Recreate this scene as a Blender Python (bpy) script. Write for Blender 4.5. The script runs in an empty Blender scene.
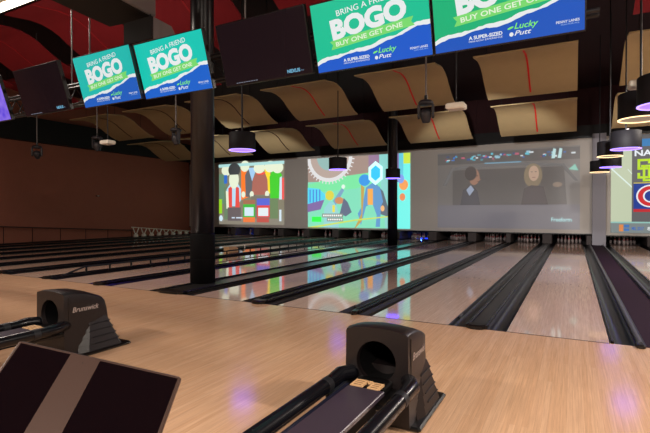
import bpy, math, random
from mathutils import Vector, Matrix, Euler
random.seed(7)
PI = math.pi
COL = bpy.context.scene.collection
D = bpy.data

# ---------------------------------------------------------------- helpers
def lin(c):
    return tuple(((x/255)/12.92 if x/255 <= .04045 else ((x/255+.055)/1.055)**2.4) for x in c)

def mat(name, rgb, rough=.5, metal=0., spec=.5, emit=None, es=1., coat=0., noise=0., nscale=8.):
    m = D.materials.new(name); m.use_nodes = True
    nt = m.node_tree; b = nt.nodes['Principled BSDF']
    c = lin(rgb)
    b.inputs['Base Color'].default_value = (*c, 1)
    b.inputs['Roughness'].default_value = rough
    b.inputs['Metallic'].default_value = metal
    b.inputs['Specular IOR Level'].default_value = spec
    b.inputs['Coat Weight'].default_value = coat
    b.inputs['Coat Roughness'].default_value = .1
    if emit:
        b.inputs['Emission Color'].default_value = (*lin(emit), 1)
        b.inputs['Emission Strength'].default_value = es
    if noise:
        tc = nt.nodes.new('ShaderNodeTexCoord'); n = nt.nodes.new('ShaderNodeTexNoise')
        n.inputs['Scale'].default_value = nscale; n.inputs['Detail'].default_value = 5
        nt.links.new(tc.outputs['Object'], n.inputs['Vector'])
        r = nt.nodes.new('ShaderNodeMapRange')
        r.inputs['To Min'].default_value = 1-noise; r.inputs['To Max'].default_value = 1+noise
        nt.links.new(n.outputs['Fac'], r.inputs['Value'])
        h = nt.nodes.new('ShaderNodeHueSaturation'); h.inputs['Color'].default_value = (*c, 1)
        nt.links.new(r.outputs[0], h.inputs['Value']); nt.links.new(h.outputs[0], b.inputs['Base Color'])
    return m

_ems = {}
def em(rgb, s=1.0, base=.01):
    k = (tuple(rgb), s, base)
    if k not in _ems:
        m = D.materials.new('glow'); m.use_nodes = True
        b = m.node_tree.nodes['Principled BSDF']
        b.inputs['Base Color'].default_value = (base, base, base, 1)
        b.inputs['Roughness'].default_value = .35 if base < .05 else .9
        b.inputs['Specular IOR Level'].default_value = .2
        b.inputs['Emission Color'].default_value = (*lin(rgb), 1)
        b.inputs['Emission Strength'].default_value = s
        _ems[k] = m
    return _ems[k]

def wood(name, c1, c2, rough, ior, board=.07, blen=1.6, streak=26.):
    m = D.materials.new(name); m.use_nodes = True
    nt = m.node_tree; N = nt.nodes; L = nt.links; b = N['Principled BSDF']
    tc = N.new('ShaderNodeTexCoord')
    mp = N.new('ShaderNodeMapping'); mp.inputs['Rotation'].default_value = (0, 0, PI/2)
    L.new(tc.outputs['Object'], mp.inputs['Vector'])
    br = N.new('ShaderNodeTexBrick')
    br.inputs['Scale'].default_value = 1; br.inputs['Brick Width'].default_value = blen; br.inputs['Row Height'].default_value = board
    br.inputs['Mortar Size'].default_value = .0006; br.inputs['Bias'].default_value = 0
    br.inputs['Color1'].default_value = (*lin(c1), 1); br.inputs['Color2'].default_value = (*lin(c2), 1)
    br.inputs['Mortar'].default_value = (*[x*.7 for x in lin(c2)], 1)
    br.offset = .37; br.squash = 1
    L.new(mp.outputs[0], br.inputs['Vector'])
    mp2 = N.new('ShaderNodeMapping'); mp2.inputs['Scale'].default_value = (streak, 1.3, 1)
    L.new(tc.outputs['Object'], mp2.inputs['Vector'])
    n = N.new('ShaderNodeTexNoise'); n.inputs['Scale'].default_value = 1.6; n.inputs['Detail'].default_value = 6; n.inputs['Roughness'].default_value = .65
    L.new(mp2.outputs[0], n.inputs['Vector'])
    r = N.new('ShaderNodeMapRange'); r.inputs['From Min'].default_value = .3; r.inputs['From Max'].default_value = .7
    r.inputs['To Min'].default_value = .8; r.inputs['To Max'].default_value = 1.12
    L.new(n.outputs['Fac'], r.inputs['Value'])
    h = N.new('ShaderNodeHueSaturation')
    L.new(br.outputs['Color'], h.inputs['Color']); L.new(r.outputs[0], h.inputs['Value'])
    L.new(h.outputs[0], b.inputs['Base Color'])
    r2 = N.new('ShaderNodeMapRange'); r2.inputs['To Min'].default_value = rough*.8; r2.inputs['To Max'].default_value = rough*1.25
    L.new(n.outputs['Fac'], r2.inputs['Value']); L.new(r2.outputs[0], b.inputs['Roughness'])
    b.inputs['IOR'].default_value = ior
    return m

class MB:
    def __init__(s): s.v = []; s.f = []; s.mi = []; s.sm = []
    def add(s, vs, fs, mi=0, smooth=False, M=None):
        o = len(s.v)
        for p in vs:
            p = Vector(p)
            if M is not None: p = M @ p
            s.v.append(tuple(p))
        for f in fs: s.f.append(tuple(i+o for i in f)); s.mi.append(mi); s.sm.append(smooth)
        return s
    def box(s, x0, x1, y0, y1, z0, z1, mi=0, M=None):
        vs = [(x0,y0,z0),(x1,y0,z0),(x1,y1,z0),(x0,y1,z0),(x0,y0,z1),(x1,y0,z1),(x1,y1,z1),(x0,y1,z1)]
        return s.add(vs, [(0,3,2,1),(4,5,6,7),(0,1,5,4),(1,2,6,5),(2,3,7,6),(3,0,4,7)], mi, False, M)
    def rbox(s, x0, x1, y0, y1, z0, z1, b=.01, mi=0, M=None):   # box with chamfered edges
        vs = []; 
        for z, i in ((z0, b), (z0+b, 0), (z1-b, 0), (z1, b)):
            vs += [(x0+b+i,y0+i,z),(x1-b-i,y0+i,z),(x1-i,y0+b+i,z),(x1-i,y1-b-i,z),(x1-b-i,y1-i,z),(x0+b+i,y1-i,z),(x0+i,y1-b-i,z),(x0+i,y0+b+i,z)]
        fs = [tuple(range(7,-1,-1)), tuple(range(24,32))]
        for k in range(3):
            for i in range(8):
                j = (i+1) % 8; fs.append((k*8+i, k*8+j, k*8+8+j, k*8+8+i))
        return s.add(vs, fs, mi, False, M)
    def tube(s, pts, r, n=12, mi=0, caps=True, M=None):
        pts = [Vector(p) for p in pts]; rs = r if isinstance(r, (list, tuple)) else [r]*len(pts)
        vs = []; up = None
        for i, p in enumerate(pts):
            t = (pts[min(i+1, len(pts)-1)] - pts[max(i-1, 0)]).normalized()
            a = Vector((0,0,1)) if abs(t.z) < .95 else Vector((1,0,0))
            if up is None: up = a
            x = t.cross(a).normalized(); y = x.cross(t).normalized()
            for k in range(n):
                an = 2*PI*k/n; vs.append(p + x*rs[i]*math.cos(an) + y*rs[i]*math.sin(an))
        fs = []
        for i in range(len(pts)-1):
            for k in range(n):
                j = (k+1) % n; fs.append((i*n+k, i*n+j, (i+1)*n+j, (i+1)*n+k))
        s.add(vs, fs, mi, True, M)
        if caps:
            s.add(vs[:n], [tuple(range(n-1,-1,-1))], mi, False, M); s.add(vs[-n:], [tuple(range(n))], mi, False, M)
        return s
    def lathe(s, prof, n=32, mi=0, c=(0,0,0), M=None, smooth=True, mis=None):
        vs = []
        for r, z in prof:
            for k in range(n):
                a = 2*PI*k/n; vs.append((c[0]+r*math.cos(a), c[1]+r*math.sin(a), c[2]+z))
        for i in range(len(prof)-1):
            fs = []
            for k in range(n):
                j = (k+1) % n; fs.append((i*n+k, i*n+j, (i+1)*n+j, (i+1)*n+k))
            if i == 0: o = len(s.v); s.add(vs, [], mi, smooth, M)
            for f in fs:
                s.f.append(tuple(q+o for q in f)); s.mi.append(mis[i] if mis else mi); s.sm.append(smooth)
        return s
    def disc(s, c, r, z, n=32, mi=0, down=False, M=None):
        vs = [(c[0]+r*math.cos(2*PI*k/n), c[1]+r*math.sin(2*PI*k/n), z) for k in range(n)]
        return s.add(vs, [tuple(range(n-1,-1,-1)) if down else tuple(range(n))], mi, False, M)
    def prism_y(s, poly, y0, y1, mi=0, M=None, smooth=False):   # poly in (x,z), extruded along y
        n = len(poly); vs = [(x, y0, z) for x, z in poly]+[(x, y1, z) for x, z in poly]
        fs = [tuple(range(n)), tuple(range(2*n-1, n-1, -1))]
        s.add(vs, fs, mi, False, M)
        s.add(vs, [(i, i+n, (i+1) % n+n, (i+1) % n) for i in range(n)], mi, smooth, M)
        return s
    def prism_x(s, poly, x0, x1, mi=0, M=None):   # poly in (y,z)
        n = len(poly); vs = [(x0, y, z) for y, z in poly]+[(x1, y, z) for y, z in poly]
        fs = [tuple(range(n-1,-1,-1)), tuple(range(n, 2*n))]+[(i, (i+1) % n, (i+1) % n+n, i+n) for i in range(n)]
        return s.add(vs, fs, mi, False, M)
    def build(s, name, mats, parent=None, loc=None, rot=None):
        me = D.meshes.new(name); me.from_pydata(s.v, [], s.f)
        for m in (mats if isinstance(mats, (list, tuple)) else [mats]): me.materials.append(m)
        me.polygons.foreach_set('material_index', s.mi); me.polygons.foreach_set('use_smooth', s.sm)
        me.update()
        o = D.objects.new(name, me); COL.objects.link(o)
        if parent: o.parent = parent
        if loc: o.location = loc
        if rot: o.rotation_euler = rot
        return o

def tag(o, label=None, cat=None, group=None, kind=None):
    if label: o['label'] = label
    if cat: o['category'] = cat
    if group: o['group'] = group
    if kind: o['kind'] = kind
    return o

def empty(name, loc=(0,0,0), rot=(0,0,0)):
    o = D.objects.new(name, None); COL.objects.link(o); o.location = loc; o.rotation_euler = rot
    o.empty_display_size = .1
    return o

def kids(o): return [c for c in D.objects if c.parent == o]
def copy_tree(o, parent=None):
    c = o.copy(); COL.objects.link(c)
    if parent: c.parent = parent
    for k in kids(o): copy_tree(k, c)
    return c

def bevel(o, w=.006, seg=2):
    m = o.modifiers.new('bevel', 'BEVEL'); m.width = w; m.segments = seg; m.limit_method = 'ANGLE'; m.angle_limit = math.radians(40)
    return o

def text_mesh(s, size=1., bold=0., shear=0., spacing=1.):
    """2-D lettering: verts, faces in the xy plane, origin at left baseline; also its width"""
    cu = D.curves.new('lettering', 'FONT'); cu.body = s; cu.size = size; cu.offset = bold*size; cu.shear = shear
    cu.space_character = spacing; cu.resolution_u = 3; cu.fill_mode = 'BOTH'
    ob = D.objects.new('lettering_source', cu); COL.objects.link(ob)
    dg = bpy.context.evaluated_depsgraph_get(); dg.update()
    me = ob.evaluated_get(dg).to_mesh()
    vs = [tuple(v.co) for v in me.vertices]; fs = [tuple(p.vertices) for p in me.polygons]
    ob.evaluated_get(dg).to_mesh_clear()
    D.objects.remove(ob); D.curves.remove(cu)
    return vs, fs

class Pic:
    """flat picture on a rectangle: u right, v up (0..1), drawn on the plane y = 0 facing -y; each layer lies a hair in front"""
    def __init__(s, w, h, eps=.0012): s.w = w; s.h = h; s.mb = MB(); s.mats = []; s.k = 0; s.eps = eps
    def mi(s, m):
        if m not in s.mats: s.mats.append(m)
        return s.mats.index(m)
    def poly(s, pts, m, up=True):
        if up: s.k += 1
        y = -s.k*s.eps
        n = len(pts)
        a = sum(pts[i][0]*pts[(i+1) % n][1]-pts[(i+1) % n][0]*pts[i][1] for i in range(n))
        if a < 0: pts = pts[::-1]
        # convex fan is not safe for notched outlines: leave one n-gon, Blender tessellates it
        s.mb.add([(u*s.w, y, v*s.h) for u, v in pts], [tuple(range(n))], s.mi(m))
    def rect(s, u0, v0, u1, v1, m, up=True): s.poly([(u0,v0),(u1,v0),(u1,v1),(u0,v1)], m, up)
    def ell(s, u, v, ru, rv, m, n=20, rot=0., a0=0., a1=360.):
        pts = []
        for k in range(n):
            a = math.radians(a0+(a1-a0)*k/n); x = ru*s.w*math.cos(a); y = rv*s.h*math.sin(a)
            c, q = math.cos(rot), math.sin(rot)
            pts.append((u+(x*c-y*q)/s.w, v+(x*q+y*c)/s.h))
        s.poly(pts, m)
    def text(s, t, u, v, hgt, m, width=None, bold=.0, shear=0., rot=0., spacing=1., align='L'):
        s.k += 1
        vs, fs = text_mesh(t, 1., bold, shear, spacing)
        if not vs: return
        x0 = min(p[0] for p in vs); x1 = max(p[0] for p in vs)
        ca = .73; sy = hgt*s.h/ca; sx = sy if width is None else width*s.w/(x1-x0)
        off = 0 if align == 'L' else -(x1-x0)*sx*(1 if align == 'R' else .5)
        c, q = math.cos(rot), math.sin(rot)
        out = []
        for p in vs:
            x = (p[0]-x0)*sx+off; y = p[1]*sy
            out.append((u*s.w+x*c-y*q, -s.k*s.eps, v*s.h+x*q+y*c))
        s.mb.add(out, fs, s.mi(m))
    def build(s, name, parent, loc, rot=None): return s.mb.build(name, s.mats, parent, loc, rot)

# ---------------------------------------------------------------- materials
M = {}
M['approach'] = wood('approach_wood', (212,172,140), (204,162,128), .15, 1.5, board=.038, streak=48.)
M['lane'] = wood('lane_board', (206,178,160), (198,168,150), .055, 1.9, board=.027, blen=2.5)
M['black'] = mat('black_plastic', (12,11,12), .3)
M['blackm'] = mat('matt_black', (13,12,13), .75)
M['gutter'] = mat('gutter_plastic', (13,12,16), .3, spec=.4)
M['divider'] = mat('divider_grey', (38,37,37), .28, noise=.12)
M['rail'] = mat('bumper_rail', (12,12,17), .26, spec=.4)
M['trimgrey'] = mat('silver_trim', (78,78,84), .3, .3)
M['subfloor'] = mat('subfloor', (14,12,12), .9)
M['carpet'] = mat('aisle_carpet', (44,30,42), .95, spec=.1, noise=.35, nscale=22)
M['wallbrown'] = mat('brown_wall', (160,96,76), .8, noise=.06, nscale=3)
M['wallback'] = mat('maroon_wall', (56,20,24), .85)
M['ceil'] = mat('ceiling_maroon', (46,16,20), .9)
M['walldark'] = mat('dark_wall', (34,24,24), .9)
M['screen'] = mat('screen_cloth', (196,190,182), .85)
M['pier'] = mat('grey_pier', (150,148,156), .7)
M['cloudb'] = mat('beige_acoustic_board', (178,158,116), .85, noise=.05, nscale=4)
M['cloudr'] = mat('red_acoustic_board', (134,18,34), .8, noise=.08, nscale=4)
M['redbat'] = mat('red_batten', (225,24,24), .6)
M['darkbat'] = mat('dark_batten', (60,20,16), .7)
M['redline'] = mat('bright_red_batten', (170,30,42), .6)
M['column'] = mat('column_paint', (24,23,28), .3, noise=.1, nscale=5)
M['wrap'] = mat('column_padding', (6,5,7), .8, spec=.15)
M['pole'] = mat('hanger_rod', (120,116,116), .45, .5)
M['polek'] = mat('dark_hanger_rod', (30,30,35), .5, .3)
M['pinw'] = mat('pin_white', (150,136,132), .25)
M['pinr'] = mat('pin_red', (170,20,25), .3)
M['hood'] = mat('hood_plastic', (25,19,20), .4, noise=.1, nscale=30)
M['shelf'] = mat('tinted_shelf', (58,49,60), .3)
M['label'] = mat('beige_label', (212,170,124), .5)
M['ink'] = mat('label_ink', (120,84,56), .6)
M['silver'] = mat('silver_lettering', (190,180,178), .35, .4)
M['whitep'] = mat('white_paint', (240,236,222), .5)
M['kick'] = mat('kickback_panel', (64,56,54), .7)
M['drum'] = mat('drum_shade', (26,25,30), .65, spec=.25)
M['bronze'] = mat('bronze_strip', (74,56,50), .35, .3)
M['mover'] = mat('spotlight_housing', (46,46,52), .45)
M['glass'] = mat('dark_glass', (12,6,9), .05, spec=.6)
M['tvoff'] = mat('unlit_tv_glass', (34,26,36), .12)
M['greyface'] = mat('grey_housing', (118,112,112), .6)
M['lblue'] = mat('blue_pipe', (20,22,44), .4)
purple = em((62,42,255), 11.0)
purplerim = em((170,140,255), 2.4)
warm = em((255,215,180), .25)
warmrim = em((255,214,160), 2.4)

# ---------------------------------------------------------------- the place
XL, XR, YN, YF, ZC = -23.77, 8.0, -12.0, 20.6, 7.7
def struct(name, mb, mats): o = mb.build(name, mats); o['kind'] = 'structure'; return o
fl = MB(); fl.box(XL, XR, YN, 0, -.2, 0, 0); fl.box(XL, XR, 0, YF, -.3, -.13, 1)
struct('floor', fl, [M['approach'], M['subfloor']])
struct('ceiling', MB().box(XL-.2, XR+.2, YN-.2, YF+.2, ZC, ZC+.03), M['ceil'])
struct('wall_left', MB().box(XL-.2, XL, YN, YF, -.3, ZC), M['wallbrown'])
struct('wall_right', MB().box(XR, XR+.2, YN, YF, -.3, ZC), M['walldark'])
wb = MB().box(XL, XR, YF, YF+.2, -.3, ZC)
x = XL+.3
while x < XR-.2:
    wb.box(x, x+.10, YF-.05, YF, 5.5, ZC); x += .62
struct('wall_back', wb, M['wallback'])
struct('wall_near', MB().box(XL, XR, YN-.2, YN, -.3, ZC), M['walldark'])
# black fascia that hides the pinsetters, dark band along the left wall, the foul line
struct('trim_1', MB().box(XL, XR, 18.06, 18.5, .5, 5.42), M['blackm'])
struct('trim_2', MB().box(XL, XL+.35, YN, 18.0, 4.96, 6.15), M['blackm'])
struct('trim_3', MB().box(XL, .36, -.018, 0.0, 0, .0015), M['blackm'])
struct('trim_4', MB().box(XL, XR, 19.9, 20.0, -.13, .5), M['blackm'])

# lanes and what lies between them, from the carpeted aisle leftwards
ORD = ['', 'first', 'second', 'third', 'fourth', 'fifth', 'sixth', 'seventh', 'eighth', 'ninth', 'tenth', 'eleventh', 'twelfth', 'thirteenth']
LANES = [(-.71,.36),(-2.48,-1.42),(-4.07,-3.01),(-5.85,-4.79),(-8.03,-6.96),(-9.83,-8.76),(-11.60,-10.53),(-13.57,-12.50),
         (-15.47,-14.40),(-17.27,-16.20),(-19.17,-18.10),(-21.02,-19.95),(1.45,2.52)]
def lane_label(i):
    return 'the lane right of the carpeted aisle' if i == 12 else ('the lane next to the aisle, on its left' if i == 0 else 'the %s lane left of the aisle' % ORD[i+1])
def lane_short(i): return 'the lane right of the aisle' if i == 12 else 'the %s lane left of the aisle' % ORD[i+1]
for i, (a, b) in enumerate(LANES):
    L = empty('bowling_lane', ((a+b)/2, 0, 0))
    w = (b-a)/2
    if i == 12: lab = 'pale glossy bowling lane right of the carpeted aisle, cut off by the photo edge'
    elif i == 0: lab = 'pinkish glossy wooden bowling lane directly left of the carpeted aisle'
    else: lab = 'glossy wooden bowling lane, %s one left of the carpeted aisle' % ORD[i+1]
    tag(L, lab, 'bowling lane', 'bowling lanes')
    MB().box(-w, w, 0, 17.9, -.13, 0).build('lane_surface', M['lane'], L)
    MB().box(-w, w, 17.9, 19.35, -.13, 0).build('pin_deck', mat('pin_deck_board', (120,98,92), .3), L) if i == 0 else None
    if i == 0: deckm = kids(L)[-1].data.materials[0]
    if i: MB().box(-w, w, 17.9, 19.35, -.13, 0).build('pin_deck', deckm, L)
    # arrows and dots set in the boards
    ar = MB()
    for k in range(-3, 4):
        cx = k*.1365; cy = 4.72-abs(k)*.16+.0
        ar.add([(cx-.016,cy-.07,.0008),(cx+.016,cy-.07,.0008),(cx,cy+.08,.0008)], [(0,1,2)])
    ar.build('lane_arrows', M['darkbat'], L)

# gutter groups: (left edge, right edge)
GROUPS = [(-1.42,-.71),(-3.01,-2.48),(-4.79,-4.07),(-6.96,-5.85),(-8.76,-8.03),(-10.53,-9.83),(-12.50,-11.60),(-14.40,-13.57),
          (-16.20,-15.47),(-18.10,-17.27),(-19.95,-19.17),(-22.60,-21.02)]
def channel(x0, x1, y0, y1):
    n = 8; c = (x0+x1)/2; r = (x1-x0)/2
    top = [(x0, 0)]+[(c-r*.94*math.cos(PI*k/n), -.085*math.sin(PI*k/n)-.004) for k in range(n+1)]+[(x1, 0)]
    mb = MB(); m = len(top)
    vs = [(x, y0, z) for x, z in top]+[(x, y1, z) for x, z in top]
    mb.add(vs, [(k, k+1, k+1+m, k+m) for k in range(m-1)], 0, True)
    mb.box(x0, x1, y0-.0, y0+.02, -.13, -.1)
    return mb
def bumper(x, y0, y1, z=.022, r=.02):
    return MB().tube([(x, y0, z), (x, y1, z)], r, 10)
for i, (a, b) in enumerate(GROUPS):
    G = empty('gutter_bay', ((a+b)/2, 0, 0)); w = (b-a)/2; gw = .225 if w > .3 else .205
    if i == 11: lab = 'black gutter strip along the left wall, farthest left between floor and rail'
    elif i == 0: lab = 'wide double gutter with grey flat divider, between the two lanes nearest the aisle'
    elif i == 3: lab = 'wide double gutter that the thick near column stands in'
    elif i == 5: lab = 'black double gutter carrying a raised bumper rail on short posts'
    else: lab = 'black double gutter between the %s and %s lanes left of the aisle' % (ORD[i+1], ORD[i+2])
    tag(G, lab, 'gutter', 'gutters between the lanes')
    channel(-w, -w+gw, 0, 19.3).build('gutter', M['gutter'], G)
    channel(w-gw, w, 0, 19.3).build('gutter', M['gutter'], G)
    d = w-gw
    prof = [(-d,-.12),(d,-.12),(d,.012),(d-.015,.02),(-d+.015,.02),(-d,.012)]
    MB().prism_y(prof, .02, 19.88).build('divider', M['divider'] if i in (0,3) else M['black'], G)
    bumper(-d+.022, .03, 17.4, .03).build('bumper_rail', M['rail'], G)
    bumper(d-.022, .03, 17.4, .03).build('bumper_rail', M['rail'], G)
    e = MB()     # rounded black nose at the foul line
    if i in (0, 2, 3, 4):
        cap = [(-d,.1),(-d,-.02)]+[(-d*.75*math.cos(PI*k/8)*1.0, -.04-.05*math.sin(PI*k/8)) for k in range(9)]+[(d,-.02),(d,.1)]
    else:
        cap = [(-d*.8,.1),(-d*.8,-.03),(-d*.3,-.07),(d*.3,-.07),(d*.8,-.03),(d*.8,.1)]
    m = len(cap)
    vs = [(x,y,0) for x,y in cap]+[(x,y,.04) for x,y in cap]+[(x*.8,y*.8+.01,.052) for x,y in cap]
    fs = [tuple(range(3*m-1, 2*m-1, -1))[::-1]]
    for q in (0, 1): fs += [(q*m+k, q*m+(k+1) % m, (q+1)*m+(k+1) % m, (q+1)*m+k) for k in range(m)]
    e.add(vs, fs); e.build('end_cap', M['black'], G)
    # small actuator blocks seen in the gutters near the foul line
    MB().rbox(-w+.02, -w+.05, .55, .72, -.02, .012, .004).build('sensor_block', M['trimgrey'], G)
    if i == 5:
        r = MB().tube([(0, .35, .02), (0, .9, .17), (0, 13.6, .17), (0, 14.2, .05)], .022, 8)
        r.build('raised_rail', M['polek'], G)
        for k in range(20): MB().tube([(0, .95+k*.63, .02), (0, .95+k*.63, .17)], .022, 8).build('rail_post', M['black'], G)
# the single gutters each side of the aisle
for (a, b, rx, lab) in ((.36, .60, .64, 'single gutter with shiny rail along the left side of the carpeted aisle'), (1.20, 1.45, 1.16, 'single gutter with silver rail along the right side of the carpeted aisle')):
    G = empty('gutter_bay', ((a+b)/2, 0, 0)); tag(G, lab, 'gutter', 'gutters between the lanes'); c = (a+b)/2
    channel(a-c, b-c, 0, 19.3).build('gutter', M['gutter'], G)
    x0, x1 = (b-c, .70-c) if a < 1 else (1.12-c, a-c)
    MB().box(x0, x1, .0, 19.88, -.12, .012).build('divider', M['gutter'], G)
    MB().tube([(rx-c, -.03, .035), (rx-c, 17.6, .035)], .028, 12).build('bumper_rail', M['trimgrey'], G)
    MB().rbox(rx-c-.04, rx-c+.04, -.1, .06, 0, .045, .01).build('end_cap', M['black'], G)
    MB().tube([(a-c+.03 if a < 1 else b-c-.03, 0.05, .0), (a-c+.03 if a < 1 else b-c-.03, 17.4, .0)], .018, 10).build('bumper_strip', M['rail'], G)
G = empty('gutter_bay', (2.86, 0, 0)); tag(G, 'double gutter beyond the lane right of the carpeted aisle', 'gutter', 'gutters between the lanes')
channel(-.34, -.11, 0, 19.3).build('gutter', M['gutter'], G); channel(.11, .34, 0, 19.3).build('gutter', M['gutter'], G)
MB().box(-.11, .11, .02, 19.88, -.12, .012).build('divider', M['black'], G)
tag(MB().box(.70, 1.12, 0, 17.8, -.13, .006).build('carpet_runner', M['carpet']), 'dark purple carpet strip in the aisle between two rails', 'carpet')
struct('trim_5', MB().box(3.2, XR, 0, 20, -.13, 0), M['lane'])
struct('trim_6', MB().box(XL, -22.6, 0, 20, -.13, 0), M['blackm'])

# kickbacks between the pin decks
for i, (a, b) in enumerate(GROUPS[:-1]+[(.50, .74), (2.68, 3.04)]):
    c = (a+b)/2; w = min((b-a)/2-.16, .2) if b-a > .4 else .1
    lab = {11: 'low partition left of the grey square pillar foot', 12: 'low partition right of the pins on the right-hand lane'}.get(i, 'low brown-grey partition, pin end of the %s gutter left of the aisle' % ORD[i+1])
    tag(MB().rbox(c-w, c+w, 17.62, 19.88, .0205 if i < 11 else .013, .42 if i > 10 else .45, .01).build('kickback', M['kick']), lab, 'partition', 'kickback partitions under the screens')

# ---------------------------------------------------------------- pins
prof = [(0,.0),(.0255,0),(.029,.006),(.036,.03),(.0495,.06),(.0575,.09),(.0605,.114),(.0585,.145),(.0495,.185),(.036,.215),(.0268,.238),
        (.0235,.255),(.0242,.272),(.0275,.300),(.0318,.330),(.0323,.345),(.0300,.362),(.0200,.377),(0,.381)]
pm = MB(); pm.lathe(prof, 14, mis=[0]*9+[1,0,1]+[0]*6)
SPOTS = [(0,0,'white front pin'),(-.152,.264,'white left pin of the second row'),(.152,.264,'white right pin of the second row'),
         (-.305,.528,'white left pin of the third row'),(0,.528,'white middle pin of the third row'),(.305,.528,'white right pin of the third row'),
         (-.457,.792,'white far-left pin in back row'),(-.152,.792,'white inner-left pin in back row'),(.152,.792,'white inner-right pin in back row'),(.457,.792,'white far-right pin in back row')]
proto = None
for i, (a, b) in enumerate(LANES):
    c = (a+b)/2
    for (dx, dy, nm) in SPOTS:
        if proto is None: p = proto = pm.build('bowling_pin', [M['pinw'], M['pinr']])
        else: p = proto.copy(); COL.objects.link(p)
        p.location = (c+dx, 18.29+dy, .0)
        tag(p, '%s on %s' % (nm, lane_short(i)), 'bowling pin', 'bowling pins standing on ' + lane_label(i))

# blue lamps that light two pits
for x, lab in ((-7.5, 'glowing blue pit lamp behind the pins just right of the far slim column'), (-18.63, 'glowing blue pit lamp behind the pins right of the thick near column')):
    t = empty('pit_lamp', (x, 19.3, 0)); tag(t, lab, 'lamp')
    MB().box(-.44, .44, -.03, .05, 0, .05).build('housing', M['black'], t)
    MB().box(-.42, .42, -.04, -.03, .008, .042).build('tube', em((20,50,255), 4), t)
    l = D.lights.new('pit_glow', 'POINT'); l.energy = 9; l.color = (.03,.1,1); l.shadow_soft_size = .05
    lo = D.objects.new('pit_glow', l); COL.objects.link(lo); lo.parent = t; lo.location = (0, -.12, .07)

# ---------------------------------------------------------------- screens
S = empty('projection_screen', (-11.5, 18.0, .5)); tag(S, 'long grey-white projection screen hung above the pins, left of the grey pillar', 'projection screen')
MB().box(XL+.01+11.5, .74+11.5, 0, .055, 0, 4.33).build('screen_surface', M['screen'], S)
MB().box(XL+.01+11.5, .74+11.5, -.03, .06, -.05, 0).build('bottom_batten', M['black'], S)
MB().box(XL+.01+11.5, .74+11.5, -.03, .06, 4.33, 4.42).build('top_batten', M['black'], S)

# picture 1: a crowd of plain cut-out figures in bright clothes (generic)
G_ = lambda c, s=1.0: em(c, s*1.2, .14)
P = Pic(5.25, 4.0, .002)
skin = G_((214,222,196)); dk = G_((50,54,56))
P.rect(0,0,1,1, G_((118,112,92)))
P.rect(0,.0,1,.1, G_((124,118,104)))
P.rect(0,.34,.11,.84, G_((92,128,104))); P.rect(0,.18,.05,.42, G_((140,200,30)))
P.rect(0,.95,1,1, G_((150,190,190)))
# people at the back: cream heads cropped by the top edge, coloured clothes
P.poly([(.36,.40),(.36,.93),(.42,.97),(.5,.9),(.48,.45)], G_((240,112,20)))
P.poly([(.43,.45),(.42,.80),(.47,.92),(.56,.84),(.58,.45)], G_((88,88,92)))
P.poly([(.47,.92),(.53,.70),(.6,.92)], G_((150,190,224)))
P.poly([(.70,.48),(.72,.9),(.8,.9),(.80,.5)], G_((236,206,30)))
P.poly([(.80,.42),(.79,.76),(.83,.86),(.92,.86),(.97,.78),(.96,.42)], G_((50,190,20)))
P.poly([(.52,.48),(.54,.74),(.60,.84),(.72,.84),(.76,.72),(.77,.48)], G_((158,92,78)))
P.poly([(.58,.84),(.74,.84),(.70,.80),(.62,.80)], G_((226,70,54)))
for u, v, ru in ((.13,.90,.085),(.42,.95,.07),(.64,.91,.085),(.80,.92,.08),(.91,.90,.08)):
    P.ell(u, v, ru, .09, skin)
P.rect(.0,.955,1,1, G_((160,206,204)))
P.poly([(.97,.40),(.96,.72),(1,.74),(1,.40)], G_((226,74,70)))
P.poly([(.93,.40),(.94,.74),(.97,.76),(.97,.40)], G_((190,210,220)))
P.rect(.09,.08,.16,.62, G_((96,120,92)))
P.rect(.09,.68,.14,.82, G_((40,100,190)))
# man in front: dark hair, red waistcoat over light blue shirt
P.poly([(.13,.30),(.13,.58),(.18,.66),(.32,.66),(.36,.58),(.36,.40),(.30,.30)], G_((168,206,228)))
P.poly([(.16,.28),(.16,.60),(.22,.64),(.22,.28)], G_((214,66,58)))
P.poly([(.27,.28),(.28,.63),(.33,.60),(.34,.28)], G_((214,66,58)))
P.ell(.255,.90,.095,.115, dk); P.ell(.25,.74,.078,.15, skin)
P.rect(.18,.82,.32,.89, dk)
P.poly([(.13,.26),(.12,.56),(.16,.54),(.17,.26)], skin)
P.rect(.15,.06,.36,.28, G_((92,82,84)))
for u in (.40,.53,.76): P.ell(u,.49,.03,.05, skin)
P.rect(.52,.10,.80,.46, G_((110,104,92))); P.rect(.80,.10,.92,.42, G_((96,120,80)))
# two plain wrapped boxes on the ground
P.rect(.40,.12,.58,.40, G_((46,170,50))); P.rect(.40,.33,.58,.40, G_((150,96,70))); P.rect(.42,.14,.56,.28, G_((196,216,226))); P.rect(.40,.04,.58,.12, G_((220,110,50)))
P.rect(.61,.12,.80,.40, G_((206,56,60))); P.rect(.61,.31,.80,.42, G_((76,90,196))); P.rect(.63,.14,.78,.27, G_((210,220,222))); P.rect(.61,.04,.79,.11, G_((176,70,60)))
P.ell(.045,.10,.03,.05, G_((190,214,226)))
P.rect(.22,.10,.27,.12, G_((190,205,220))); P.rect(.29,.10,.39,.12, G_((190,205,220)))
P.rect(.94,.06,.97,.24, G_((196,214,224)))
o = P.build('projected_picture', S, (11.5-21.05, -.004, .18)); o['label'] = 'bright cartoon crowd picture at the left'

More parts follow.
